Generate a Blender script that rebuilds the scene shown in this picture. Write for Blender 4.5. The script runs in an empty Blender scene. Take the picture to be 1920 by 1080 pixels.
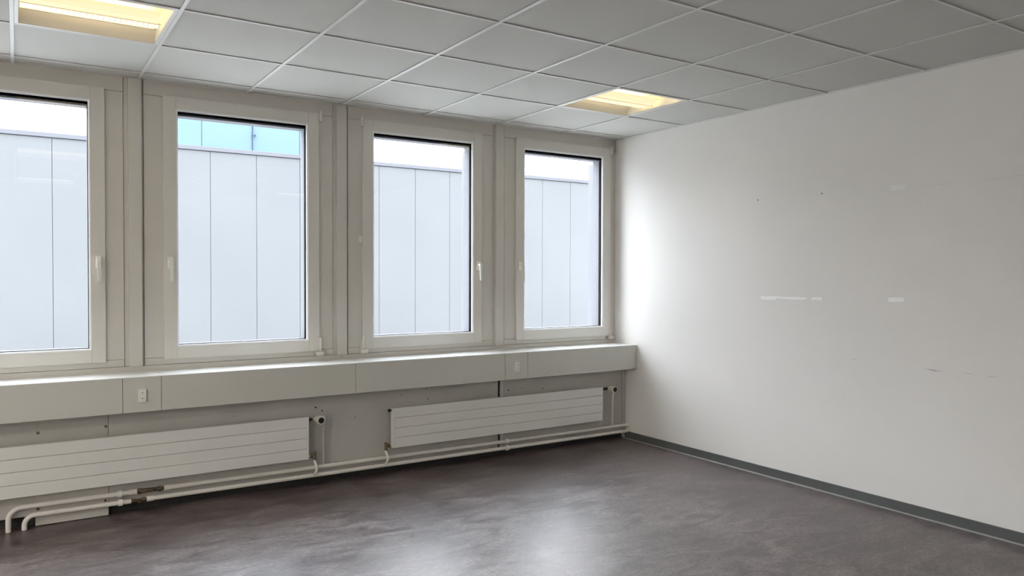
import bpy, bmesh, math, random
from mathutils import Vector, Matrix
random.seed(7)
C = bpy.context.scene.collection
sc = bpy.context.scene

# ------------------------------------------------------------------ camera
f_px, yaw, pitch, roll = 1428.072, 0.5767472, -0.0173091, 0.0022934
CAM = Vector((-4.32045, -5.01533, 1.37695))
cd = bpy.data.cameras.new('camera'); cam = bpy.data.objects.new('camera', cd); C.objects.link(cam)
cd.sensor_width = 36.0; cd.lens = f_px/1920*36.0; cd.clip_start = .05; cd.clip_end = 400
fw = Vector((math.sin(yaw)*math.cos(pitch), math.cos(yaw)*math.cos(pitch), math.sin(pitch)))
rt = Vector((math.cos(yaw), -math.sin(yaw), 0)); up = rt.cross(fw)
r2 = rt*math.cos(roll)+up*math.sin(roll); u2 = -rt*math.sin(roll)+up*math.cos(roll)
M = Matrix((r2, u2, -fw)).transposed().to_4x4(); M.translation = CAM
cam.matrix_world = M
sc.camera = cam

# ------------------------------------------------------------------ exposure
sc.view_settings.view_transform = 'Standard'; sc.view_settings.look = 'None'
sc.view_settings.exposure = 0.45; sc.view_settings.gamma = 1.0
sc.view_settings.use_curve_mapping = False
SKY = 16.5          # zenith brightness of the overcast sky (CIE overcast: a third of it at the horizon)

# ------------------------------------------------------------------ world: bright overcast sky
w = bpy.data.worlds.new('sky'); sc.world = w; w.use_nodes = True
nt = w.node_tree; nt.nodes.clear()
def N(nt, t, **k):
    n = nt.nodes.new(t)
    for a, b in k.items(): setattr(n, a, b)
    return n
tc = N(nt, 'ShaderNodeTexCoord'); mp = N(nt, 'ShaderNodeMapping'); mp.inputs['Scale'].default_value = (1.6, 1.6, 4.5)
nz = N(nt, 'ShaderNodeTexNoise'); nz.inputs['Scale'].default_value = 1.7; nz.inputs['Detail'].default_value = 5
cr = N(nt, 'ShaderNodeValToRGB')
cr.color_ramp.elements[0].position = .35; cr.color_ramp.elements[0].color = (.66, .80, .96, 1)
cr.color_ramp.elements[1].position = .58; cr.color_ramp.elements[1].color = (.93, .965, 1, 1)
bg = N(nt, 'ShaderNodeBackground'); bg.inputs['Strength'].default_value = SKY
ow = N(nt, 'ShaderNodeOutputWorld')
L = nt.links.new
L(tc.outputs['Generated'], mp.inputs['Vector']); L(mp.outputs['Vector'], nz.inputs['Vector'])
L(nz.outputs['Fac'], cr.inputs['Fac']); L(cr.outputs['Color'], bg.inputs['Color']); L(bg.outputs['Background'], ow.inputs['Surface'])
sx = N(nt, 'ShaderNodeSeparateXYZ'); L(tc.outputs['Generated'], sx.inputs['Vector'])
m0 = N(nt, 'ShaderNodeMath', operation='MAXIMUM'); m0.inputs[1].default_value = 0; L(sx.outputs['Z'], m0.inputs[0])
m1 = N(nt, 'ShaderNodeMath', operation='MULTIPLY_ADD'); m1.inputs[1].default_value = SKY*2/3; m1.inputs[2].default_value = SKY/3
L(m0.outputs[0], m1.inputs[0]); L(m1.outputs[0], bg.inputs['Strength'])

LAMP = 0.64          # strength factor of the recessed lamps
FILL = 62.0         # watts of each fill light added in the unseen lamps by the left wall

# ------------------------------------------------------------------ materials
def srgb(r, g, b):
    f = lambda c: (c/255/12.92) if c/255 <= .04045 else ((c/255+.055)/1.055)**2.4
    return (f(r), f(g), f(b), 1)
def mat(name, col, rough=.6, var=.0, vscale=3., bump=.0, bscale=120., metal=0., coords='Object', stretch=(1, 1, 1), spec=.5):
    m = bpy.data.materials.new(name); m.use_nodes = True
    nt = m.node_tree; b = nt.nodes['Principled BSDF']; L = nt.links.new
    b.inputs['Roughness'].default_value = rough; b.inputs['Metallic'].default_value = metal
    b.inputs['Specular IOR Level'].default_value = spec
    b.inputs['Base Color'].default_value = col
    geo = N(nt, 'ShaderNodeNewGeometry'); mp = N(nt, 'ShaderNodeMapping'); mp.inputs['Scale'].default_value = stretch
    L(geo.outputs['Position'], mp.inputs['Vector'])
    if var > 0:
        n = N(nt, 'ShaderNodeTexNoise'); n.inputs['Scale'].default_value = vscale; n.inputs['Detail'].default_value = 5
        L(mp.outputs['Vector'], n.inputs['Vector'])
        r = N(nt, 'ShaderNodeValToRGB'); r.color_ramp.elements[0].position = .3; r.color_ramp.elements[1].position = .7
        r.color_ramp.elements[0].color = tuple(c*(1-var) for c in col[:3])+(1,)
        r.color_ramp.elements[1].color = tuple(min(1, c*(1+var)) for c in col[:3])+(1,)
        L(n.outputs['Fac'], r.inputs['Fac']); L(r.outputs['Color'], b.inputs['Base Color'])
    if bump > 0:
        n = N(nt, 'ShaderNodeTexNoise'); n.inputs['Scale'].default_value = bscale; n.inputs['Detail'].default_value = 3
        L(mp.outputs['Vector'], n.inputs['Vector'])
        bu = N(nt, 'ShaderNodeBump'); bu.inputs['Strength'].default_value = bump; bu.inputs['Distance'].default_value = .002
        L(n.outputs['Fac'], bu.inputs['Height']); L(bu.outputs['Normal'], b.inputs['Normal'])
    return m
def emit(name, col, s):
    m = bpy.data.materials.new(name); m.use_nodes = True; nt = m.node_tree
    b = nt.nodes['Principled BSDF']
    b.inputs['Base Color'].default_value = (.8, .75, .6, 1)
    b.inputs['Emission Color'].default_value = col; b.inputs['Emission Strength'].default_value = s
    return m
m_wall = mat('painted_roughcast', (0.8000, 0.7800, 0.7550, 1), .75, .02, 1.2, .35, 160)
m_oth = mat('painted_plaster', (.74, .73, .70, 1), .8, .02, 1.2, .2, 120)
m_frame = mat('beige_grey_window_paint', (0.6100, 0.5850, 0.5400, 1), .42, .03, 2.5)
m_sash = mat('window_sash_paint', (0.6650, 0.6450, 0.6000, 1), .40, .03, 2.)
m_bead = mat('white_glazing_bead', (.80, .80, .79, 1), .35, .02)
m_black = mat('black_rubber', (.002, .002, .003, 1), .9, .1, spec=.02)
m_ext = mat('exterior_frame_enamel', (0.1934, 0.1934, 0.2084, 1), .8, .02, spec=.15)
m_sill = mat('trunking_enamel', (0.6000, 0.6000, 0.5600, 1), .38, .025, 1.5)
m_sill_lit = mat('trunking_enamel_lit', (.88, .88, .86, 1), .18, .015, 1.5, spec=.7)  # trunking enamel lightened: window light on the top put into the colour
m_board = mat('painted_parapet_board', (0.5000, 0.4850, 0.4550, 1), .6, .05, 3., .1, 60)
m_access = mat('access_panel_paint', (0.5600, 0.5400, 0.5050, 1), .55, .03)
m_rad = mat('radiator_enamel', (0.7350, 0.7350, 0.7100, 1), .35, .02, 2.)
m_pipe = mat('pipe_paint', (0.7600, 0.7300, 0.6800, 1), .35, .04, 6.)
m_brass = mat('aged_brass', (.20, .15, .095, 1), .38, .35, 60., metal=.75)
m_dark = mat('dark_plastic', (.012, .012, .013, 1), .35, .1)
m_knob = mat('cream_plastic', (.66, .63, .54, 1), .4, .02)
m_plastic = mat('white_plastic', (0.8400, 0.8300, 0.7700, 1), .35, .02)
m_hinge = mat('hinge_plastic', (0.7200, 0.7000, 0.6400, 1), .4, .02)
m_tile = mat('mineral_fibre_tile', (0.5950, 0.5900, 0.5550, 1), .9, .03, 300., .5, 350)
m_tile2 = m_tile
m_grid = mat('grid_enamel', (0.7000, 0.7000, 0.6750, 1), .45, .02)
m_slab = mat('raw_slab', (.10, .10, .10, 1), .9, .1)
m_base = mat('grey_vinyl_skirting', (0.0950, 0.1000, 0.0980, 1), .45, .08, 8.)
m_base_shaded = mat('grey_vinyl_skirting_shaded', (.028, .030, .029, 1), .7, .08, 8.)  # grey skirting darkened: shade under the parapet boards put into the colour
m_strip = mat('pale_skirting_lip', (.40, .41, .385, 1), .4, .06, 8.)
m_hole = mat('dark_hole', (.01, .009, .008, 1), .9, .1)
m_screw = mat('steel_screw', (.22, .21, .19, 1), .4, .2, 80., metal=.7)
m_patch = mat('white_filler', (0.9500, 0.9500, 0.9400, 1), .7, .03, 60., .9, 90)
m_faint = mat('faint_filler', (0.8500, 0.8400, 0.8200, 1), .7, .02, 60., .6, 90)
m_scuff = mat('grey_scuff', (.38, .37, .36, 1), .8, .15, 90.)
m_lampbody = mat('lamp_housing_enamel', (.80, .77, .68, 1), .45, .01)
m_tube = emit('fluorescent_tube', (1, .80, .50, 1), 9*LAMP)
m_louv = emit('lit_louvre', (1, .84, .50, 1), 1.25*LAMP)
m_fin = mat('louvre_fin', (.70, .60, .40, 1), .5, .02)
m_slot = emit('lit_slot', (1, .84, .54, 1), 2.4*LAMP)
m_clad_ground = mat('gravel_ground', (.34, .34, .33, 1), .9, .2, 20.)

def perforated():
    m = emit('perforated_diffuser', (1, .80, .46, 1), .92*LAMP); nt = m.node_tree; b = nt.nodes['Principled BSDF']; L = nt.links.new
    g = N(nt, 'ShaderNodeNewGeometry'); v = N(nt, 'ShaderNodeTexVoronoi'); v.inputs['Scale'].default_value = 190; v.inputs['Randomness'].default_value = 0
    r = N(nt, 'ShaderNodeValToRGB'); r.color_ramp.elements[0].position = .2; r.color_ramp.elements[1].position = .5
    r.color_ramp.elements[0].color = (1, .83, .50, 1); r.color_ramp.elements[1].color = (.92, .70, .36, 1)
    L(g.outputs['Position'], v.inputs['Vector']); L(v.outputs['Distance'], r.inputs['Fac']); L(r.outputs['Color'], b.inputs['Emission Color'])
    return m
m_perf = perforated()

def floor_mat():
    m = bpy.data.materials.new('marbled_linoleum'); m.use_nodes = True
    nt = m.node_tree; b = nt.nodes['Principled BSDF']; L = nt.links.new
    g = N(nt, 'ShaderNodeNewGeometry')
    def noise(scale, det, st, dist=0., rot=0.):
        mp = N(nt, 'ShaderNodeMapping'); mp.inputs['Scale'].default_value = st; mp.inputs['Rotation'].default_value = (0, 0, rot)
        n = N(nt, 'ShaderNodeTexNoise'); n.inputs['Scale'].default_value = scale; n.inputs['Detail'].default_value = det
        n.inputs['Distortion'].default_value = dist
        L(g.outputs['Position'], mp.inputs['Vector']); L(mp.outputs['Vector'], n.inputs['Vector']); return n
    n1 = noise(4.5, 9, (1.0, 2.2, 1), 1.2, .25)      # marbling
    n2 = noise(1.1, 4, (1, 1, 1), .3)              # large clouding
    n3 = noise(38, 7, (1, 3.2, 1), .6, .25)        # fine fleck
    r1 = N(nt, 'ShaderNodeValToRGB'); e = r1.color_ramp.elements
    e[0].position = .32; e[0].color = (.058, .038, .040, 1); e[1].position = .70; e[1].color = (.200, .164, .162, 1)
    L(n1.outputs['Fac'], r1.inputs['Fac'])
    r2 = N(nt, 'ShaderNodeValToRGB'); e = r2.color_ramp.elements
    e[0].position = .35; e[0].color = (.74, .70, .70, 1); e[1].position = .66; e[1].color = (1.2, 1.2, 1.18, 1)
    L(n2.outputs['Fac'], r2.inputs['Fac'])
    r3 = N(nt, 'ShaderNodeValToRGB'); e = r3.color_ramp.elements
    e[0].position = .34; e[0].color = (.66, .66, .66, 1); e[1].position = .68; e[1].color = (1.42, 1.42, 1.42, 1)
    L(n3.outputs['Fac'], r3.inputs['Fac'])
    a = N(nt, 'ShaderNodeMix', data_type='RGBA', blend_type='MULTIPLY'); a.inputs['Factor'].default_value = 1
    L(r1.outputs['Color'], a.inputs['A']); L(r2.outputs['Color'], a.inputs['B'])
    c = N(nt, 'ShaderNodeMix', data_type='RGBA', blend_type='MULTIPLY'); c.inputs['Factor'].default_value = 1
    L(a.outputs['Result'], c.inputs['A']); L(r3.outputs['Color'], c.inputs['B'])
    L(c.outputs['Result'], b.inputs['Base Color'])
    # gloss: worn, uneven
    rr = N(nt, 'ShaderNodeMapRange'); rr.inputs['From Min'].default_value = .3; rr.inputs['From Max'].default_value = .7
    rr.inputs['To Min'].default_value = .33; rr.inputs['To Max'].default_value = .47
    L(n1.outputs['Fac'], rr.inputs['Value']); L(rr.outputs['Result'], b.inputs['Roughness'])
    b.inputs['Specular IOR Level'].default_value = 1.0
    bu = N(nt, 'ShaderNodeBump'); bu.inputs['Strength'].default_value = .22; bu.inputs['Distance'].default_value = .002
    L(n3.outputs['Fac'], bu.inputs['Height']); L(bu.outputs['Normal'], b.inputs['Normal'])
    return m
m_floor = floor_mat()

def glass_mat():
    m = bpy.data.materials.new('window_glass'); m.use_nodes = True; nt = m.node_tree; nt.nodes.clear(); L = nt.links.new
    t = N(nt, 'ShaderNodeBsdfTransparent'); t.inputs['Color'].default_value = (.985, .985, .985, 1)
    g = N(nt, 'ShaderNodeBsdfGlossy'); g.inputs['Roughness'].default_value = .0
    fr = N(nt, 'ShaderNodeFresnel')
    # straight-through panes: same reflectance on both faces (the node inverts the IOR on back faces)
    gm = N(nt, 'ShaderNodeNewGeometry'); mr = N(nt, 'ShaderNodeMapRange')
    mr.inputs['To Min'].default_value = 1.45; mr.inputs['To Max'].default_value = 1/1.45
    L(gm.outputs['Backfacing'], mr.inputs['Value']); L(mr.outputs['Result'], fr.inputs['IOR'])
    mx = N(nt, 'ShaderNodeMixShader'); o = N(nt, 'ShaderNodeOutputMaterial')
    L(fr.outputs['Fac'], mx.inputs['Fac']); L(t.outputs[0], mx.inputs[1]); L(g.outputs[0], mx.inputs[2]); L(mx.outputs[0], o.inputs['Surface'])
    return m
m_glass = glass_mat()

def clad_mat(name, col, ribs=True):
    m = mat(name, col, .9, .03, .6, spec=.05)
    if ribs:
        nt = m.node_tree; b = nt.nodes['Principled BSDF']; L = nt.links.new
        g = N(nt, 'ShaderNodeNewGeometry'); wv = N(nt, 'ShaderNodeTexWave'); wv.bands_direction = 'X'; wv.inputs['Scale'].default_value = 9.5
        bu = N(nt, 'ShaderNodeBump'); bu.inputs['Strength'].default_value = .10; bu.inputs['Distance'].default_value = .002
        L(g.outputs['Position'], wv.inputs['Vector']); L(wv.outputs['Fac'], bu.inputs['Height']); L(bu.outputs['Normal'], b.inputs['Normal'])
    return m
m_clad = clad_mat('metal_cladding', (0.1061, 0.1086, 0.1120, 1), False)
m_cope = clad_mat('coping_metal', (0.0955, 0.0963, 0.1066, 1), False)
m_gap = mat('cladding_joint', (0.0644, 0.0675, 0.0844, 1), .9, .05, spec=.05)
m_blue = clad_mat('pale_blue_cladding', (0.1053, 0.1557, 0.1774, 1), False)
m_bluegap = mat('blue_joint', (0.0981, 0.1326, 0.1558, 1), .8, .05)
m_rod = mat('galvanised_rod', (0.0460, 0.0692, 0.1384, 1), .4, .1, metal=.3)

# ------------------------------------------------------------------ mesh helpers
def B(): return bmesh.new()
def box(bm, x0, x1, y0, y1, z0, z1, bev=0., seg=1):
    if x0 > x1: x0, x1 = x1, x0
    if y0 > y1: y0, y1 = y1, y0
    if z0 > z1: z0, z1 = z1, z0
    t = bmesh.new(); bmesh.ops.create_cube(t, size=1)
    for v in t.verts: v.co = Vector(((x0+x1)/2+v.co.x*(x1-x0), (y0+y1)/2+v.co.y*(y1-y0), (z0+z1)/2+v.co.z*(z1-z0)))
    if bev > 0: bmesh.ops.bevel(t, geom=t.edges[:], offset=bev, segments=seg, affect='EDGES', profile=.7)
    join(bm, t); return bm
def join(bm, t):
    me = bpy.data.meshes.new('tmp'); t.to_mesh(me); t.free(); bm.from_mesh(me); bpy.data.meshes.remove(me)
def cyl(bm, p, axis, r, h, n=20, r2=None, bev=0.):
    t = bmesh.new(); bmesh.ops.create_cone(t, cap_ends=True, segments=n, radius1=r, radius2=r if r2 is None else r2, depth=h)
    if bev > 0: bmesh.ops.bevel(t, geom=[e for e in t.edges if len(e.link_faces) == 2 and any(len(f.verts) > 4 for f in e.link_faces)], offset=bev, segments=2, affect='EDGES')
    q = Vector((0, 0, 1)).rotation_difference(Vector(axis).normalized()).to_matrix().to_4x4(); q.translation = Vector(p)
    t.transform(q); join(bm, t); return bm
def tube(bm, pts, r, n=14, cap=True):
    pts = [Vector(p) for p in pts]; rings = []; nrm = None
    for i, p in enumerate(pts):
        d = (pts[min(i+1, len(pts)-1)]-pts[max(i-1, 0)]).normalized()
        if nrm is None: nrm = d.orthogonal().normalized()
        nrm = (nrm-d*nrm.dot(d)).normalized(); b = d.cross(nrm)
        rings.append([bm.verts.new(p+(nrm*math.cos(2*math.pi*k/n)+b*math.sin(2*math.pi*k/n))*r) for k in range(n)])
    for a, b in zip(rings, rings[1:]):
        for k in range(n): bm.faces.new((a[k], a[(k+1) % n], b[(k+1) % n], b[k]))
    if cap: bm.faces.new(rings[0][::-1]); bm.faces.new(rings[-1])
    return bm
def prism_x(bm, prof, x0, x1):      # closed profile of (y,z) swept along x
    a = [bm.verts.new((x0, y, z)) for y, z in prof]; b = [bm.verts.new((x1, y, z)) for y, z in prof]; n = len(prof)
    for k in range(n): bm.faces.new((a[k], a[(k+1) % n], b[(k+1) % n], b[k]))
    bm.faces.new(a[::-1]); bm.faces.new(b); return bm
def obj(name, bm, m, parent=None, kind=None, loc=None, smooth=False, world=True):
    """mesh object from world-space geometry; origin at loc (or at the parent's place)"""
    bmesh.ops.recalc_face_normals(bm, faces=bm.faces[:])
    me = bpy.data.meshes.new(name)
    off = Vector(loc) if loc is not None else Vector((0, 0, 0))
    base = Vector((0, 0, 0)); q = parent
    while q is not None: base += q.location; q = q.parent
    if loc is None and parent is None:
        xs = [v.co for v in bm.verts]; off = Vector(((min(v.x for v in xs)+max(v.x for v in xs))/2, (min(v.y for v in xs)+max(v.y for v in xs))/2, min(v.z for v in xs)))
    elif loc is None:
        xs = [v.co for v in bm.verts]; off = Vector(((min(v.x for v in xs)+max(v.x for v in xs))/2, (min(v.y for v in xs)+max(v.y for v in xs))/2, (min(v.z for v in xs)+max(v.z for v in xs))/2))
    for v in bm.verts: v.co -= off
    if smooth:
        for fc in bm.faces: fc.smooth = True
    bm.to_mesh(me); bm.free(); me.materials.append(m)
    if smooth: 
        try: me.set_sharp_from_angle(angle=math.radians(35))
        except Exception: pass
    o = bpy.data.objects.new(name, me); C.objects.link(o)
    if parent is not None: o.parent = parent
    o.location = off-base
    if kind: o['kind'] = kind
    return o
def thing(name, label, cat, loc, group=None):
    o = bpy.data.objects.new(name, None); C.objects.link(o); o.empty_display_size = .05
    o.location = loc; o['label'] = label; o['category'] = cat
    if group: o['group'] = group
    return o
def struct(name, loc=(0, 0, 0)):
    o = bpy.data.objects.new(name, None); C.objects.link(o); o.location = loc; o['kind'] = 'structure'; o.empty_display_size = .05; return o
def inst(src, parent, loc, name=None):
    o = bpy.data.objects.new(name or src.name.split('.')[0], src.data); C.objects.link(o); o.parent = parent; o.location = loc; return o

# ------------------------------------------------------------------ dimensions
H = 2.5312                    # ceiling grid height
XL, YB = -8.08, -6.72         # left and back wall of the room
T = .625; GX0 = -.58; GY0 = -.163

# ------------------------------------------------------------------ room shell
fl = obj('floor', box(B(), XL-.15, .15, YB-.15, .12, -.2, 0), m_floor, kind='structure')
obj('wall_right', box(B(), 0, .18, YB-.15, .12, 0, H+.3), m_wall, kind='structure')
obj('wall_left', box(B(), XL-.15, XL, YB-.15, .12, 0, H+.3), m_oth, kind='structure')
obj('wall_front', box(B(), XL, 0, YB-.15, YB, 0, H+.3), m_oth, kind='structure')
W = bpy.data.objects['wall_right']

# windows: outer edges of each sash in x
MOD = 1.2736
XR = [-.066-MOD*i for i in range(6)]          # right edges of the sashes, from the corner
SW = .962; ZB, ZT = .862, 2.454
ZF, ZHd, ZSk = .8715, 2.4472, .828            # frame joints
INS = .072; GZ0, GZ1 = .9325, 2.380           # glazing bead opening
# back wall body (behind the interior frames) + exterior face
bm = B()
box(bm, XL, 0, .034, .13, 0, ZSk+.02)                       # parapet
box(bm, XL, 0, .034, .13, ZHd-.012, H+.3)                   # header
edges = []
for i, xr in enumerate(XR):
    edges.append((xr-SW, xr))
prev = 0.
for (a, b) in edges:
    box(bm, b-.03, prev, .034, .13, ZSk+.02, ZHd-.012); prev = a+.03
box(bm, XL, prev, .034, .13, ZSk+.02, ZHd-.012)
wb = obj('wall_back', bm, m_board, kind='structure')
def wbp(name, bm, m=m_frame, **k): return obj(name, bm, m, wb, **k)

# mullions and frame boards between windows
for i in range(6):
    a, b = edges[i]
    # fixed frame around each sash
    left_limit = (b-SW-.106) ; right_limit = b+.099 if i else 0.0
    for nm, x0, x1 in (('frame_stile', left_limit+.001, a+.012), ('frame_stile', b-.012, right_limit-.001)):
        wbp(nm, box(B(), x0, x1, 0, .034, ZF+.0008, ZHd-.0008, .0012))
    wbp('head_board', box(B(), left_limit+.001, right_limit-.001, 0, .034, ZHd+.0008, H+.02, .0012))
    wbp('foot_rail', box(B(), left_limit+.001, right_limit-.001, 0, .034, ZSk+.001, ZF-.0008, .0012))
    if True:
        # rebates either side of the mullion cover (measured), cover stands proud
        x0, x1 = left_limit-.001-.103, left_limit-.001
        if i < 6:
            xa, xb = left_limit-.1065, left_limit-.0005
            wbp('mullion_rebate', box(B(), xa+.0008, xb-.0008, .006, .034, ZSk+.001, H+.02, .001))
            wbp('mullion_cover', box(B(), xa+.0235, xb-.0115, -.019, .0055, ZSk, H-.001, .0018, 2))
# skirt above the trunking, jointed
for x0, x1 in ((XL, -5.0), (-5.0, -2.453), (-2.453, 0)):
    wbp('sill_upstand', box(B(), x0+.0006, x1-.0006, -.006, .034, .79, ZSk-.0005, .0015))
# ceiling edge trim (perimeter angle)
cg = box(B(), XL, 0, -.006, -.0005, H+.0012, H+.012); wbp('edge_angle', cg, m_grid)

# lower parapet boards
YP = -.145
obj('parapet_core', box(B(), XL, 0, YP+.055, .033, 0, .786), m_slab, wb)
boards = [(XL, -6.45), (-6.45, -5.2), (-5.2, -3.889), (-3.889, -1.2755), (-1.2555, -.047), (-.0455, 0)]
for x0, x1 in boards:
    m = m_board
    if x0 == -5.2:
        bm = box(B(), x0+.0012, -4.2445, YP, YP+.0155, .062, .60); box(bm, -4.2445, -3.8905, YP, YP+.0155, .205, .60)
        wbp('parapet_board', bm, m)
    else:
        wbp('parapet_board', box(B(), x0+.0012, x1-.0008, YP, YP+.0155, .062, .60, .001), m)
wbp('slot_lining', box(B(), -1.2745, -1.2565, YP+.045, YP+.0548, .061, .60), m_hole)
wbp('slot_flange', box(B(), -1.2555, -1.232, YP-.0012, YP, .064, .60), m_frame)
ap = wbp('access_panel', box(B(), -4.2445, -3.8905, YP-.002, YP+.0155, .004, .2035, .001), m_access)
def screw(x, z, par=wb, y=YP-.002):
    s = obj('screw', cyl(B(), (x, y-.0015, z), (0, 1, 0), .0085, .003, 16, bev=.0008), m_screw, par)
    obj('screw_slot', box(B(), x-.0055, x+.0055, y-.0034, y-.0030, z-.0012, z+.0012), m_hole, par)
for x, z in ((-4.229, .510), (-3.902, .511), (-4.232, .095), (-3.907, .090)): screw(x, z)
for x, z, r in ((-2.684, .505, .006), (-2.641, .480, .005), (-1.88, .565, .0035), (-1.867, .492, .004), (-2.077, .536, .0028), (-1.182, .498, .0055),
                (-1.062, .506, .004), (-1.246, .456, .005), (-.857, .484, .0042), (-2.412, .413, .0035), (-2.547, .129, .003), (-2.143, .291, .0018),
                (-.175, .268, .0035), (-1.55, .503, .002), (-1.72, .523, .002), (-3.2, .50, .0028), (-.66, .487, .002), (-1.04, .474, .002), (-1.10, .470, .002),
                (-2.02, .485, .0022), (-1.99, .505, .002), (-1.36, .475, .002)):
    wbp('screw_hole', cyl(B(), (x, YP-.0004, z), (0, 1, 0), r, .0012, 10), m_hole)

# skirtings
obj('baseboard_back', box(B(), XL, -.012, YP+.043, YP+.0548, 0, .060, .002), m_base_shaded, kind='structure')
bb = obj('baseboard_right', box(B(), -.0115, -.0003, YB, YP, .001, .0595, .003, 2), m_base, kind='structure')
obj('skirting_lip', prism_x(B(), [(0, 0), (0, .001), (0, .001)], 0, .001) if False else box(B(), -.031, -.0118, YB, YP, .0, .0045, .002, 2), m_strip, bb)
obj('baseboard_left', box(B(), XL+.0003, XL+.0115, YB, YP, .001, .0595, .003), m_base, kind='structure')
obj('baseboard_front', box(B(), XL+.012, -.012, YB+.0003, YB+.0115, .001, .0595, .003), m_base, kind='structure')

# ------------------------------------------------------------------ ceiling: slab, tiles, grid
ce = obj('ceiling', box(B(), XL, 0, YB, .03, H+.22, H+.3), m_slab, kind='structure')
cols = [0.]+[GX0-T*k for k in range(0, 12)]+[XL]
cols = [c for i, c in enumerate(cols) if i == 0 or c >= XL]
rows = [0.]+[GY0-T*k for k in range(0, 11) if GY0-T*k > YB]+[YB]
tile_meshes = {}
LAMPS = []          # tile indices that hold lamps
def lamp_here(i, j):
    # column i spans cols[i+1]..cols[i], row j spans rows[j+1]..rows[j]
    return (i, j) in ((1, 2), (6, 2), (11, 2), (6, 6), (11, 6), (1, 10), (6, 10), (11, 10))
tw = .0065
for i in range(len(cols)-1):
    for j in range(len(rows)-1):
        x1, x0 = cols[i], cols[i+1]; y1, y0 = rows[j], rows[j+1]
        if x1-x0 < .02 or y1-y0 < .02: continue
        if lamp_here(i, j): LAMPS.append((x0, x1, y0, y1)); continue
        key = (round(x1-x0, 3), round(y1-y0, 3)); cx, cy = (x0+x1)/2, (y0+y1)/2
        if key not in tile_meshes:
            o = obj('ceiling_tile', box(B(), x0+.0015, x1-.0015, y0+.0015, y1-.0015, H+.006, H+.022, .0008), m_tile, ce)
            tile_meshes[key] = o
        else:
            inst(tile_meshes[key], ce, tile_meshes[key].location*0+Vector((cx, cy, H+.014))-ce.location)
for x in cols[1:-1]:
    obj('main_runner', box(B(), x-.0085, x+.0085, YB, 0, H, H+.0045, .0006), m_grid, ce)
for j, y in enumerate(rows[1:-1]):
    for i in range(len(cols)-1):
        x1, x0 = cols[i], cols[i+1]
        obj('cross_tee', box(B(), x0+.0086, x1-.0086 if i else x1, y-.0065, y+.0065, H, H+.0045, .0006), m_grid, ce)
obj('edge_angle', box(B(), -.012, -.0003, YB, -.007, H-.002, H+.0055), m_grid, ce)

# ------------------------------------------------------------------ recessed lamps
def make_lamp(x0, x1, y0, y1, label):
    cx, cy = (x0+x1)/2, (y0+y1)/2
    t = thing('recessed_ceiling_lamp', label, 'ceiling lamp', (cx, cy, H), 'recessed square lamps in the ceiling grid')
    a0, a1, b0, b1 = x0+.009, x1-.009, y0+.008, y1-.008
    wd = .016
    bm = B()
    for q in ((a0, a1, b0, b0+wd), (a0, a1, b1-wd, b1), (a0, a0+wd, b0+wd, b1-wd), (a1-wd, a1, b0+wd, b1-wd)):
        box(bm, q[0], q[1], q[2], q[3], H+.0010, H+.0050, .0005)
    obj('trim_frame', bm, m_grid, t)
    # housing (open shell): wings + flat roof + end plates
    ia, ib = a0+wd, a1-wd; ja, jb = b0+wd, b1-wd
    prof = [(jb, .003), (jb-.04, .058), (jb-.12, .086), (jb-.2, .094), (ja+.2, .094), (ja+.12, .086), (ja+.04, .058), (ja, .003)]
    th = .0015
    bm = B(); lo = [(bm.verts.new((ia, y, H+z)), bm.verts.new((ib, y, H+z))) for y, z in prof]
    for p, q in zip(lo, lo[1:]): bm.faces.new((p[0], p[1], q[1], q[0]))
    obj('reflector', bm, m_lampbody, t)
    for x, nm in ((ia, 'end_plate'), (ib, 'end_plate')):
        bm = B(); bm.faces.new([bm.verts.new((x, y, H+z)) for y, z in prof]); obj(nm, bm, m_lampbody, t)
    # hanging perforated basket, louvre strip in its underside
    c = cy+.035; u0, u1 = ia+.004, ib-.028
    pr = [(c-.115, .050), (c-.098, .036), (c-.072, .022), (c-.042, .013)]
    bm = B(); vs = [(bm.verts.new((u0, y, H+z)), bm.verts.new((u1, y, H+z))) for y, z in pr]
    for p, q in zip(vs, vs[1:]): bm.faces.new((p[0], p[1], q[1], q[0]))
    obj('perforated_wing', bm, m_perf, t)
    bm = B(); vs = [(bm.verts.new((u0, 2*c-y, H+z)), bm.verts.new((u1, 2*c-y, H+z))) for y, z in pr]
    for p, q in zip(vs, vs[1:]): bm.faces.new((p[0], p[1], q[1], q[0]))
    obj('perforated_wing', bm, m_perf, t)
    obj('louvre_strip', box(B(), u0, u1+.012, c-.038, c+.040, H+.0165, H+.0185), m_louv, t)
    obj('light_slot', box(B(), u0, u1+.012, c-.270, c-.215, H+.040, H+.042), m_slot, t)
    obj('basket_edge', box(B(), u0, u1+.012, c-.0425, c-.0395, H+.0110, H+.0165), m_fin, t)
    bm = B(); n = 24
    for k in range(n+1):
        x = u0+(u1+.012-u0)*k/n; box(bm, x-.0008, x+.0008, c-.039, c+.041, H+.0138, H+.0163)
    obj('louvre_fins', bm, m_fin, t)
    obj('fluorescent_tube', cyl(B(), ((ia+ib)/2, c, H+.062), (1, 0, 0), .011, ib-ia-.12, 16), m_tube, t, smooth=True)
    if x0 < -6:        # fill light added inside the unseen left-hand fittings to brighten the room
        ld = bpy.data.lights.new('fill_light', 'AREA'); ld.shape = 'RECTANGLE'; ld.size = .5; ld.size_y = .22
        ld.energy = FILL*(.25 if y1 > -2 else 1); ld.color = (1, .95, .88)
        lo_ = bpy.data.objects.new('fill_light', ld); C.objects.link(lo_); lo_.parent = t; lo_.location = (0, .03, .006)
    return t
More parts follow.
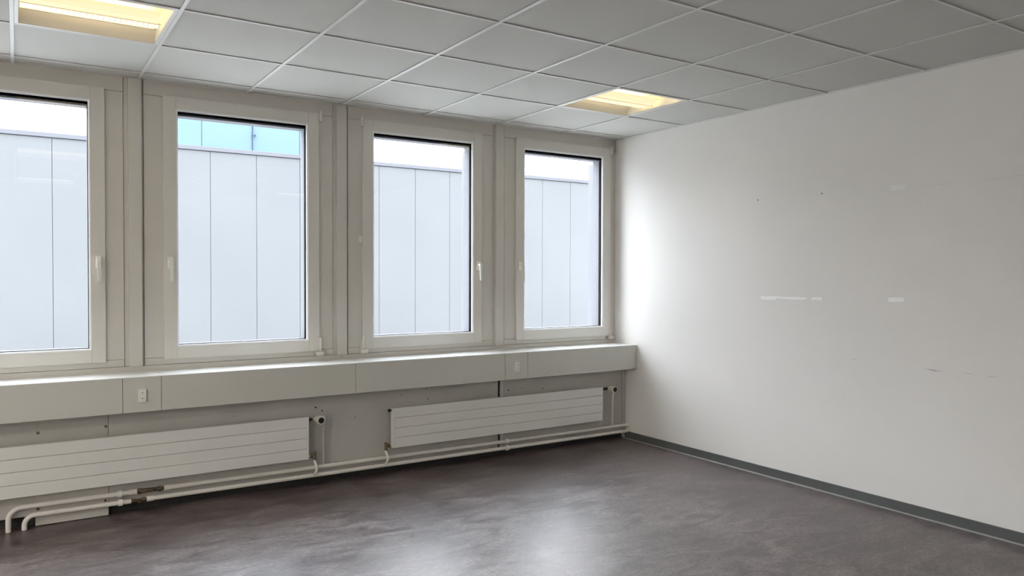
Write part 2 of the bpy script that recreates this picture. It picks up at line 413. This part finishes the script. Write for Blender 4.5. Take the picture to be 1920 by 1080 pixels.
for (x0, x1, y0, y1) in LAMPS:  # lamps out of view are added to brighten the room, bar the mirrored one
    near = y1 > -1.5
    if near and x1 > -1.3: lb = 'lit square recessed ceiling lamp near the right wall, glowing warm yellow'
    elif near and x1 > -4: lb = 'lit recessed ceiling lamp with row of louvre cells, top left of the photo'
    elif near: lb = 'added unseen ceiling lamp with fill light, near the windows by the left wall'
    elif y1 > -5 and x1 > -4: lb = 'recessed ceiling lamp above the camera, mirrored in the leftmost window'
    elif y1 > -5: lb = 'added unseen ceiling lamp with fill light, by the left wall, middle row'
    elif x1 > -1.3: lb = 'added unseen ceiling lamp behind the camera beside the right wall'
    elif x1 > -4: lb = 'added unseen ceiling lamp behind the camera, middle of the rear row'
    else: lb = 'added unseen ceiling lamp with fill light, behind the camera in the left corner'
    make_lamp(x0, x1, y0, y1, lb)

# ------------------------------------------------------------------ windows
HANDLE = {0: 'L', 1: 'R', 2: 'L', 3: 'R', 4: 'L', 5: 'R'}       # handle side
wname = {3: 'window_1', 2: 'window_2', 1: 'window_3', 0: 'window_4', 4: 'window_5', 5: 'window_6'}
for i in (3, 2, 1, 0, 4, 5):
    a, b = edges[i]
    t = struct(wname[i], ((a+b)/2, 0, ZB))
    YS = -.016; YK = .0335
    ox0, ox1 = a+INS, b-INS
    obj('sash_stile', box(B(), a, ox0-.0004, YS, -.0006, ZB, ZT, .0012, 2), m_sash, t)
    obj('sash_stile', box(B(), ox1+.0004, b, YS, -.0006, ZB, ZT, .0012, 2), m_sash, t)
    obj('sash_rail', box(B(), ox0+.0004, ox1-.0004, YS, -.0006, GZ1, ZT, .0012, 2), m_sash, t)
    obj('sash_rail', box(B(), ox0+.0004, ox1-.0004, YS, -.0006, ZB, GZ0, .0012, 2), m_sash, t)
    # core of the sash behind the face, out to the exterior
    def ring(x0, x1, z0, z1, w_, y0, y1, tp=None):
        bm = B()
        box(bm, x0, x0+w_, y0, y1, z0, z1); box(bm, x1-w_, x1, y0, y1, z0, z1)
        box(bm, x0+w_, x1-w_, y0, y1, z0, z0+w_); box(bm, x0+w_, x1-w_, y0, y1, z1-(tp or w_), z1); return bm
    # white glazing bead, chamfered towards the glass
    w1 = .0115
    bm = B()
    A0 = [(ox0, GZ0), (ox1, GZ0), (ox1, GZ1), (ox0, GZ1)]
    def off(d): return [(ox0+d, GZ0+d), (ox1-d, GZ0+d), (ox1-d, GZ1-d), (ox0+d, GZ1-d)]
    loops = []
    for d, y in ((0, -.0146), (.004, -.0146), (w1, -.009), (w1, .0085), (0, .0085)):
        loops.append([bm.verts.new((x, y, z)) for x, z in off(d)])
    for p in range(5):
        l1, l2 = loops[p], loops[(p+1) % 5]
        for k in range(4): bm.faces.new((l1[k], l1[(k+1) % 4], l2[(k+1) % 4], l2[k]))
    obj('glazing_bead', bm, m_bead, t)
    # insulating glass: inner pane, black edge spacer, outer pane
    gx0, gx1, gz0, gz1 = ox0+.006, ox1-.006, GZ0+.006, GZ1-.006
    obj('gasket', ring(gx0, gx1, gz0, gz1, .0085, .0087, .0107, .019), m_black, t)
    obj('pane', box(B(), gx0, gx1, .0109, .0139, gz0, gz1), m_glass, t)
    obj('edge_spacer', ring(gx0, gx1, gz0, gz1, .0082, .0141, .0385, .0187), m_black, t)
    obj('pane', box(B(), gx0, gx1, .0387, .0417, gz0, gz1), m_glass, t)
    # exterior frame
    obj('outer_frame', ring(a+.035, b-.035, ZB+.035, ZT-.035, .047, .042, .125, .070), m_ext, t)
    # hinges
    hs = 1 if HANDLE[i] == 'L' else -1; hx = b if hs > 0 else a
    hg = obj('upper_hinge', box(B(), hx+hs*.001, hx+hs*.0175, -.03, -.0007, 2.402, 2.474, .003, 2), m_hinge, t)
    if hs < 0: obj('hinge_gap', box(B(), hx-hs*.002, hx+hs*.001, -.024, -.0166, 2.404, 2.450), m_black, hg)
    obj('hinge_pin', cyl(B(), (hx+hs*.008, -.030, 2.438), (0, 0, 1), .006, .066, 14), m_hinge, hg, smooth=True)
    hg = obj('lower_hinge', box(B(), hx-hs*.026, hx+hs*.022, -.045, -.0165, .832, .8595, .004, 2), m_hinge, t)
    bm = box(B(), hx+hs*.0015, hx+hs*.017, -.016, -.0007, .8285, .915, .002, 2); obj('hinge_leaf', bm, m_hinge, hg)
    if i != 0: obj('hinge_pin', cyl(B(), (hx+hs*.004, -.029, .907), (0, 0, 1), .0085, .092, 16, bev=.001), m_hinge, hg, smooth=True)
    if i == 1: obj('middle_hinge', box(B(), a-.030, a-.002, -.012, -.0005, 1.60, 1.648, .003, 2), m_hinge, t)
    # handle
    cx = a+.036 if HANDLE[i] == 'L' else b-.036; dx = 0
    hp = obj('handle', box(B(), cx-.0155, cx+.0155, -.027, YS-.0002, 1.412, 1.480, .004, 2), m_plastic, t)
    obj('handle_neck', cyl(B(), (cx, -.038, 1.452), (0, 1, 0), .0105, .022, 18), m_plastic, hp, smooth=True)
    lb = B(); sx = .004 if HANDLE[i] == 'L' else 0
    tb = bmesh.new(); bmesh.ops.create_cube(tb, size=1)
    for v in tb.verts:
        top = v.co.z > 0; ww = .0115 if top else .008
        v.co = Vector((cx+(0 if top else sx)+v.co.x*2*ww, (-.0565 if top else -.062)+v.co.y*.015*(1 if top else .75), 1.462 if top else 1.333))
    bmesh.ops.bevel(tb, geom=tb.edges[:], offset=.003, segments=2, affect='EDGES'); join(lb, tb)
    obj('lever', lb, m_plastic, hp)
# exterior pilasters (blind guides) between windows
for i in range(6):
    a, b = edges[i]
    px0, px1 = b-.033, (edges[i-1][0]+.033 if i else .22)
    q = obj('trim_%d' % (i+1), box(B(), px0, px1, .1302, .252, -.4, 2.342, .004), m_ext, kind='structure')

# ------------------------------------------------------------------ cable trunking under the windows
tr = thing('window_trunking', 'long white boxed cable trunking running under the four windows', 'trunking', (-4, -.21, .598))
YF = -.281; TZ0, TZ1 = .599, .797
obj('trunking_body', box(B(), XL+.002, -.0015, YF+.006, YP-.001, TZ0, TZ1-.005), m_sill, tr)
segs = [(XL+.003, -6.05), (-6.05, -5.85), (-5.85, -3.829), (-3.829, -3.63), (-3.63, -2.461), (-2.461, -1.299), (-1.299, -1.098), (-1.098, -.001)]
for k, (x0, x1) in enumerate(segs):
    sk = k in (1, 3, 6); p = .0012 if sk else 0
    obj('socket_panel' if sk else 'front_panel', box(B(), x0+.0013, x1-.0013, YF-p, YF+.005, TZ0-.001, TZ1-.0032, .001), m_sill, tr)
for x0, x1 in segs[1:]:
    obj('panel_gap', box(B(), x0-.0012, x0+.0012, YF+.0035, YF+.0058, TZ0, TZ1-.0055), m_hole, tr)
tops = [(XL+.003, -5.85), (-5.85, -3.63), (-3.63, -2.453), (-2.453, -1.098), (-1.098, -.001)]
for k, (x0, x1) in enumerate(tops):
    obj('top_cover', box(B(), x0+.0005, x1-.0005, YF-.0005, -.0065, TZ1-.003, TZ1+(.0006 if k % 2 else 0), .0006), m_sill_lit, tr)
# sockets
for x, lab in ((-3.731, 'small double socket outlet on the trunking under the left mullion'), (-1.1975, 'small double socket outlet on the trunking near the right corner')):
    y = YF-.0014
    t = thing('socket_outlet', lab, 'socket', (x, y, .655), 'double socket outlets on the trunking')
    obj('cover_plate', box(B(), x-.020, x+.020, y-.011, y, .655, .728, .002, 2), m_plastic, t)
    for z in (.708, .676):
        s = obj('socket_insert', cyl(B(), (x+.0, y-.0135, z), (0, 1, 0), .0085, .0045, 20, bev=.001), m_plastic, t, smooth=True)
        obj('socket_hole', cyl(B(), (x, y-.0158, z), (0, 1, 0), .0026, .0012, 10), m_hole, s)

# ------------------------------------------------------------------ radiators
def radiator(x0, x1, label, loc):
    t = thing('flat_radiator', label, 'radiator', loc, 'flat radiators under the trunking')
    z0, z1 = .1895, .4625; yf, yb = -.225, -.190
    obj('radiator_body', box(B(), x0, x1, yf+.009, yb, z0+.001, z1-.001, .002), m_rad, t)
    obj('end_band', box(B(), x0-.0003, x0+.0175, yf, yf+.0088, z0, z1, .0022, 2), m_rad, t)
    obj('end_band', box(B(), x1-.0115, x1+.0003, yf, yf+.0088, z0, z1, .0022, 2), m_rad, t)
    zs = [z0, .2585, .3265, .3950, z1]
    for k in range(4):
        g0 = 0 if k == 0 else .0011; g1 = 0 if k == 3 else .0011
        obj('slat', box(B(), x0+.0173, x1-.0113, yf, yf+.0088, zs[k]+g0, zs[k+1]-g1, .0012), m_rad, t)
    for x in (x0+.3, x1-.3):
        obj('wall_bracket', box(B(), x-.02, x+.02, yb, YP-.0002, .25, .42, .002), m_screw, t)
    return t
# two horizontal bosses + valves
rr = radiator(-2.1735, -.315, 'flat white four-slat radiator near the right corner', (-1.24, -.208, .1895))
rl = radiator(-4.6145, -2.7555, 'flat white four-slat radiator at the left, cut by photo edge', (-3.685, -.208, .1895))

def valve_low(xr, side, label, grp, loc):
    """brass return valve beside the radiator's lower corner, pipe bending down to the lower heating pipe. side=+1: valve right of the radiator"""
    t = thing('return_valve', label, 'valve', loc, grp)
    xe = xr+side*.0005; xv = xr+side*.043; y = -.205
    obj('union_collar', cyl(B(), (xe+side*.006, y, .205), (1, 0, 0), .0105, .012, 16), m_pipe, t, smooth=True)
    obj('union_nut', cyl(B(), (xe+side*.0205, y, .205), (1, 0, 0), .0135, .016, 6, bev=.001), m_brass, t)
    obj('union_neck', cyl(B(), (xe+side*.032, y, .205), (1, 0, 0), .008, .012, 14), m_brass, t, smooth=True)
    bm = cyl(B(), (xv, y, .206), (0, 0, 1), .0095, .046, 18, bev=.001); cyl(bm, (xv, y, .224), (0, 0, 1), .0108, .012, 18)
    obj('valve_body', bm, m_brass, t, smooth=True)
    obj('compression_nut', cyl(B(), (xv, y, .1835), (0, 0, 1), .0118, .012, 6, bev=.001), m_brass, t)
    pts = []
    ctrl = [(xv, y, .178), (xv+.001, y-.001, .165), (xv+.006, y-.010, .145), (xv+.009, y-.016, .125), (xv+.006, y-.0135, .104), (xv+.002, y-.002, .088), (xv, y+.006, .0805)]
    for k in range(len(ctrl)-1):
        p0 = Vector(ctrl[max(k-1, 0)]); p1 = Vector(ctrl[k]); p2 = Vector(ctrl[k+1]); p3 = Vector(ctrl[min(k+2, len(ctrl)-1)])
        for s in range(4):
            u = s/4; pts.append(.5*((2*p1)+(-p0+p2)*u+(2*p0-5*p1+4*p2-p3)*u*u+(-p0+3*p1-3*p2+p3)*u**3))
    pts.append(Vector(ctrl[-1]))
    obj('bent_pipe', tube(B(), pts, .0083, 14), m_pipe, t, smooth=True)
    return t
valve_low(-2.1735, -1, 'brass return valve left of the right radiator, with bent white pipe', 'brass return valves', (-2.216, -.205, .0805))
valve_low(-2.7555, 1, 'brass return valve right of the left radiator, with bent white pipe', 'brass return valves', (-2.7125, -.205, .0805))

def thermo(xr, label, loc, xh, riser_x, riser_b):
    t = thing('thermostatic_valve', label, 'valve', loc, 'thermostatic radiator valves')
    y = -.200; z = .4405
    obj('union_nut', cyl(B(), (xr+.0125, y, z), (1, 0, 0), .0125, .012, 6, bev=.001), m_dark, t)
    obj('valve_neck', cyl(B(), (xr+.0245, y, z), (1, 0, 0), .0068, .014, 14), m_dark, t, smooth=True)
    obj('union_collar', cyl(B(), (xr+.0035, y, z), (1, 0, 0), .0095, .006, 16), m_pipe, t, smooth=True)
    L_ = riser_x+.006-(xr+.031); yb = -.192
    obj('valve_body', cyl(B(), (xr+.031+L_/2, yb, z), (1, 0, 0), .0112, L_, 16, bev=.001), m_dark if xr > -1 else m_knob, t, smooth=True)
    # head points into the room
    obj('thermostat_head', cyl(B(), (xh, y-.032, z), (0, -1, 0), .0225, .064, 28, r2=.0250, bev=.002), m_knob, t, smooth=True)
    obj('head_ring', cyl(B(), (xh, y-.0665, z), (0, -1, 0), .0262, .004, 28, bev=.001), m_plastic, t, smooth=True)
    bm = cyl(B(), (xh, y-.0710, z), (0, -1, 0), .0190, .005, 24, bev=.0015)
    for k in range(12):
        an = 2*math.pi*k/12; box(bm, xh+math.cos(an)*.019-.0012, xh+math.cos(an)*.019+.0012, y-.0730, y-.0690, z+math.sin(an)*.019-.0012, z+math.sin(an)*.019+.0012)
    obj('head_cap', bm, m_dark, t)
    obj('riser_pipe', tube(B(), [(riser_x, yb, z-.004), (riser_x, yb+.004, z-.05), (riser_x, -.180, z-.12), (riser_x, -.180, riser_b+.011)], .0070, 12), m_pipe if xr > -1 else m_board, t, smooth=True)
thermo(-2.7555, 'thermostatic valve with black-capped head beside the left radiator', (-2.69, -.2, .44), -2.690, -2.643, .127)
thermo(-.3150, 'thermostatic valve with black-capped head in the right corner', (-.228, -.2, .44), -.226, -.176, .114)
vp = obj('air_vent_plug', cyl(cyl(B(), (-2.1835, -.205, .447), (1, 0, 0), .0072, .018, 8), (-2.1925, -.205, .447), (1, 0, 0), .0105, .009, 8), m_dark, rr)
obj('end_boss', cyl(B(), (-2.1745, -.205, .447), (1, 0, 0), .010, .004, 14), m_rad, rr)

# ------------------------------------------------------------------ heating pipes
YPi = -.180
def pz(x, up): return (.1255 if up else .0745)+(.1255-.113)*0+(-.0105)*((x+4.3)/4.3)*1.0
def pipe(name, label, up, xfoot, breaks):
    z0 = pz(-4.2, up); R_ = .062 if up else .050
    t = thing(name, label, 'pipe', (xfoot, YPi, 0), 'heating pipes along the parapet')
    r = .0132
    pts = [(xfoot, YPi, .0015), (xfoot, YPi, z0-R_)]
    for k in range(1, 9):
        an = math.pi/2*k/9; pts.append((xfoot+R_*(1-math.cos(an)), YPi, z0-R_+R_*math.sin(an)))
    pts.append((xfoot+R_, YPi, z0))
    pts.append((breaks[0][0], YPi, pz(breaks[0][0], up)))
    obj('elbow_pipe', tube(B(), pts, r, 18), m_pipe, t, smooth=True)
    obj('straight_pipe', tube(B(), [(breaks[0][1], YPi, pz(breaks[0][1], up)), (-1.5, YPi, pz(-1.5, up)), (-.004, YPi, pz(-.004, up))], r, 18), m_pipe, t, smooth=True)
    return t
tu = pipe('heating_pipe', 'upper white heating pipe along the parapet, outer elbow at left', True, -4.367, [(-3.79, -3.568)])
tl = pipe('heating_pipe', 'lower white heating pipe along the parapet, inner elbow at left', False, -4.295, [(-3.80, -3.660)])
X1 = (1, 0, 0)
def rod(nm, par, x0, x1, r, m, up, n=18, **k): return obj(nm, cyl(B(), ((x0+x1)/2, YPi, pz((x0+x1)/2, up)), X1, r, x1-x0, n, bev=.0008, **k), m, par, smooth=(n > 8))
# upper: sleeve, nut, body, handle window, nut, sleeve
rod('sleeve', tu, -3.792, -3.749, .0158, m_pipe, True)
rod('sleeve', tu, -3.605, -3.568, .0158, m_pipe, True)
v = thing('strainer_valve', 'long brass valve with hexagonal nuts in the upper heating pipe', 'valve', (-3.68, YPi, .11))
rod('neck', v, -3.7488, -3.741, .0105, m_brass, True); rod('hex_nut', v, -3.7408, -3.7225, .0165, m_brass, True, 6)
rod('valve_body', v, -3.7223, -3.640, .0122, m_brass, True)
zz = pz(-3.655, True)
obj('bleed_plate', box(B(), -3.671, -3.641, YPi-.0155, YPi-.0105, zz-.0085, zz+.0085, .001), m_screw, v)
obj('bleed_slot', box(B(), -3.667, -3.645, YPi-.0165, YPi-.0157, zz-.004, zz+.005), m_dark, v)
rod('hex_nut', v, -3.6398, -3.620, .0175, m_brass, True, 6); rod('neck', v, -3.6198, -3.6055, .0100, m_brass, True)
rod('sleeve', tl, -3.698, -3.660, .0158, m_pipe, False)
rod('sleeve', tl, -3.80, -3.779, .0136, m_pipe, False)
v = thing('union_valve', 'short brass union valve with round drain cap in lower pipe', 'valve', (-3.74, YPi, .06))
rod('hex_nut', v, -3.7785, -3.758, .0125, m_brass, False, 6); rod('neck', v, -3.7578, -3.722, .0085, m_brass, False)
zz = pz(-3.738, False)
obj('drain_cap', cyl(B(), (-3.738, YPi-.012, zz-.002), (0, -1, -.35), .0125, .014, 18, bev=.001), m_brass, v, smooth=True)
rod('hex_nut', v, -3.7218, -3.7055, .0145, m_brass, False, 6); rod('neck', v, -3.7053, -3.6982, .0085, m_brass, False)
# clips
for x, u in ((-3.838, True), (-3.834, False), (-1.220, True), (-1.216, False)):
    z = pz(x, u); bm = B()
    n = 28; ro, ri, hw = .0195, .0136, .0112; R0 = []
    for s in (-hw, hw):
        R0.append(([bm.verts.new((x+s, YPi+math.cos(2*math.pi*k/n)*ro, z+math.sin(2*math.pi*k/n)*ro)) for k in range(n)],
                   [bm.verts.new((x+s, YPi+math.cos(2*math.pi*k/n)*ri, z+math.sin(2*math.pi*k/n)*ri)) for k in range(n)]))
    for k in range(n):
        k2 = (k+1) % n
        bm.faces.new((R0[0][0][k], R0[0][0][k2], R0[1][0][k2], R0[1][0][k])); bm.faces.new((R0[0][1][k], R0[1][1][k], R0[1][1][k2], R0[0][1][k2]))
        bm.faces.new((R0[0][0][k], R0[0][1][k], R0[0][1][k2], R0[0][0][k2])); bm.faces.new((R0[1][0][k], R0[1][0][k2], R0[1][1][k2], R0[1][1][k]))
    where = ('left ' if x < -3 else 'right ')
    t = thing('pipe_clip', 'white pipe clip round the %s heating pipe beside the %s' % ('upper' if u else 'lower', 'brass valves' if x < -3 else 'dark wall slot'), 'pipe clip', (x, YPi, z), 'pipe clips holding the heating pipes')
    obj('clip_ring', bm, m_plastic, t, smooth=True)
    obj('clip_stem', cyl(B(), (x, (YPi+.0195+YP)/2, z), (0, 1, 0), .004, YP-YPi-.0195, 10), m_dark, t)
for u in (True, False):
    obj('wall_rosette', cyl(B(), (-.0045, YPi, pz(0, u)), X1, .0165, .008, 20, bev=.002), m_pipe, tu if u else tl, smooth=True)

# ------------------------------------------------------------------ marks on the right wall
def blob(y0, y1, z0, z1, n=26, rag=.3, taper=None, xoff=-.0008):
    bm = B(); P = []
    cy, cz = (y0+y1)/2, (z0+z1)/2; ay, az = abs(y1-y0)/2, (z1-z0)/2
    for k in range(n):
        an = 2*math.pi*k/n
        c_, s_ = math.cos(an), math.sin(an); e = .35
        q = 1-rag*random.random()
        P.append((cy+ay*math.copysign(abs(c_)**e, c_)*(1-.06*random.random()), cz+az*math.copysign(abs(s_)**e, s_)*q))
    a = [bm.verts.new((xoff, y, z)) for y, z in P]; b = [bm.verts.new((-.0001, cy+(y-cy)*1.02, cz+(z-cz)*1.08)) for y, z in P]
    for k in range(n): bm.faces.new((a[k], a[(k+1) % n], b[(k+1) % n], b[k]))
    bm.faces.new(a); bm.faces.new(b[::-1]); return bm
def wr(name, bm, m): return obj(name, bm, m, W)
wr('filler_patch', blob(-1.535, -1.90, 1.217, 1.236, 60, .65), m_patch)
wr('filler_patch', blob(-1.535, -1.66, 1.208, 1.231, 24, .4, xoff=-.0018), m_patch)
wr('filler_patch', blob(-1.934, -2.012, 1.215, 1.237, 18, .5), m_patch)
wr('filler_patch', blob(-2.453, -2.552, 1.222, 1.250, 22, .3), m_patch)
wr('filler_patch', blob(-2.455, -2.550, 1.876, 1.908, 20, .2, xoff=-.0005), m_faint)
for y, z in ((-1.503, 1.900), (-2.005, 1.901)):
    wr('screw_hole', cyl(B(), (-.0006, y, z), (1, 0, 0), .0042, .0012, 10), m_hole)
def streak(y0, z0, y1, z1, w_):
    bm = B(); a = [(y0, z0), ((y0+y1)/2, (z0+z1)/2+w_*.5), (y1, z1), ((y0+y1)/2, (z0+z1)/2-w_*.5)]
    p = [bm.verts.new((-.0006, y, z)) for y, z in a]; q = [bm.verts.new((-.0001, y, z)) for y, z in a]
    bm.faces.new(p); bm.faces.new(q[::-1])
    for k in range(4): bm.faces.new((p[k], p[(k+1) % 4], q[(k+1) % 4], q[k]))
    return bm
for s in ((-2.668, .852, -2.785, .842, .004), (-2.69, .846, -2.765, .838, .003), (-2.88, .848, -2.95, .846, .002), (-3.0, .842, -3.06, .845, .002), (-2.2, .862, -2.27, .862, .002)):
    wr('scuff_mark', streak(*s), m_scuff)

# ------------------------------------------------------------------ scratches on the floor
def fscr(x0, y0, x1, y1, w_, bend=0.):
    bm = B(); d = Vector((x1-x0, y1-y0)); n = Vector((-d.y, d.x)).normalized(); T1 = []; T2 = []
    for k in range(7):
        u = k/6; ww = w_*math.sin(math.pi*(.08+.84*u))*.5; c = Vector((x0, y0))+d*u+n*bend*math.sin(math.pi*u)
        T1.append(bm.verts.new((c.x+n.x*ww, c.y+n.y*ww, .0004))); T2.append(bm.verts.new((c.x-n.x*ww, c.y-n.y*ww, .0004)))
    for k in range(6): bm.faces.new((T1[k], T1[k+1], T2[k+1], T2[k]))
    return bm
m_seam = mat('seam_weld', (.17, .145, .14, 1), .45, .1, 30.)
m_smudge = mat('wall_smudge', (0.7450, 0.7250, 0.7000, 1), .8, .05, 30.)
m_scr = mat('pale_scratch', (.30, .28, .26, 1), .5, .1, 50.)
SCR = [(-1.20, -.83, -1.06, -.84, .010, .0), (-1.85, -1.75, -1.62, -1.83, .0035, .01), (-1.5, -1.5, -1.46, -1.56, .004, 0), (-2.35, -2.0, -2.15, -2.12, .003, .01)]
for s in SCR: obj('floor_scratch', fscr(*s), m_scr, fl)
for k in range(26):
    x = random.uniform(-2.6, -1.3); y = random.uniform(-2.7, -1.5); a = random.uniform(-1.2, 1.2); l = random.uniform(.06, .28)
    obj('floor_scratch', fscr(x, y, x+math.cos(a)*l, y+math.sin(a)*l, random.uniform(.0012, .0024), random.uniform(-.02, .02)), m_scr, fl)

m_hair = mat('dark_scratch', (.035, .028, .028, 1), .6, .1, 50.)
HP = [(-4.094, -.743), (-3.955, -.764), (-3.82, -.834), (-3.617, -.928)]
for (xa, ya), (xb, yb_) in zip(HP, HP[1:]): obj('floor_scratch', fscr(xa, ya, xb, yb_, .0035, .004), m_hair, fl)
for x in (-4.48, -2.48, -.48):
    obj('sheet_seam', box(B(), x-.0018, x+.0018, YB+.02, -.10, -.001, .0004), m_seam, fl)
# small knocks on the trunking front
for x, z, a, l in ((-3.266, .611, 1.5, .010), (-3.146, .614, 1.3, .006), (-3.56, .603, .1, .018), (-.902, .632, .70, .075), (-4.293, .601, 0, .02)):
    bm = B(); w_ = .0009; dx, dz = math.cos(a)*l/2, math.sin(a)*l/2; nx, nz_ = -math.sin(a)*w_, math.cos(a)*w_
    y = YF-.0004
    P = [(x-dx-nx, z-dz-nz_), (x+dx-nx, z+dz-nz_), (x+dx+nx, z+dz+nz_), (x-dx+nx, z-dz+nz_)]
    f1 = [bm.verts.new((px, y, pz_)) for px, pz_ in P]; f2 = [bm.verts.new((px, YF-.00005, pz_)) for px, pz_ in P]
    bm.faces.new(f1); bm.faces.new(f2[::-1])
    for k in range(4): bm.faces.new((f1[k], f1[(k+1) % 4], f2[(k+1) % 4], f2[k]))
    obj('scuff_mark', bm, m_scuff, tr)
for q in ((-2.66, 1.888, -2.87, 1.884, .006), (-2.95, 1.886, -3.12, 1.890, .005), (-3.08, 1.889, -3.22, 1.897, .009)):
    obj('faint_smudge', streak(*q), m_smudge, W)

# ------------------------------------------------------------------ outside
obj('ground', box(B(), -60, 90, .13, 90, -.6, -.4), m_clad_ground, kind='structure')
D = 12.
fb = thing('clad_building', 'low grey-white building clad in tall vertical panels, outside the windows', 'building', (2, D, -.4))
obj('backing_wall', box(B(), -14, 24, D+.02, D+8, -.4, 3.97), m_gap, fb)
src = None
for k in range(-14, 25):
    x0 = -.868+.956*k
    if src is None:
        src = obj('cladding_panel', box(B(), x0+.004, x0+.952, D, D+.0199, -.38, 3.968, .004), m_clad, fb)
        base = src.location.copy(); k0 = k
    else: inst(src, fb, base+Vector((.956*(k-k0), 0, 0)))
obj('coping', box(B(), -14, 24, D-.035, D+8.1, 3.975, 4.062, .006), m_cope, fb)

# pale blue clad block further back, with a joint and a thin rod
D2 = 22.
def at(px, py, Y):
    d = (px-960)/f_px*r2-(py-540)/f_px*u2+fw; t_ = (Y-CAM.y)/d.y; return CAM+d*t_
bx0 = at(250, 240, D2).x; bx1 = at(640, 240, D2).x
bl = thing('blue_building', 'pale blue flat-fronted block rising behind the clad building', 'building', ((bx0+bx1)/2, D2, -.4))
obj('block_core', box(B(), bx0, bx1, D2+.03, D2+6, -.4, 8.3), m_bluegap, bl)
j1 = at(378, 240, D2).x; j2 = at(473, 240, D2).x; wj = j2-j1
xs = [bx0]+[x for x in (j1-wj, j1, j2, j2+wj) if bx0 < x < bx1]+[bx1]
for x0, x1 in zip(xs, xs[1:]):
    obj('blue_panel', box(B(), x0+.012, x1-.012, D2, D2+.0295, -.35, 8.3, .005), m_blue, bl)
rdp = at(473.5, 260, D2)
obj('lightning_rod', cyl(B(), (rdp.x, D2-.08, 5.6), (0, 0, 1), .018, 5.0, 10), m_rod, bl)['label'] = 'thin grey metal rod'
zb = at(473, 252, D2-.08).z
obj('rod_bracket', box(B(), rdp.x+.0, rdp.x+.10, D2-.1, D2-.001, zb-.03, zb+.03, .004), m_rod, bl)
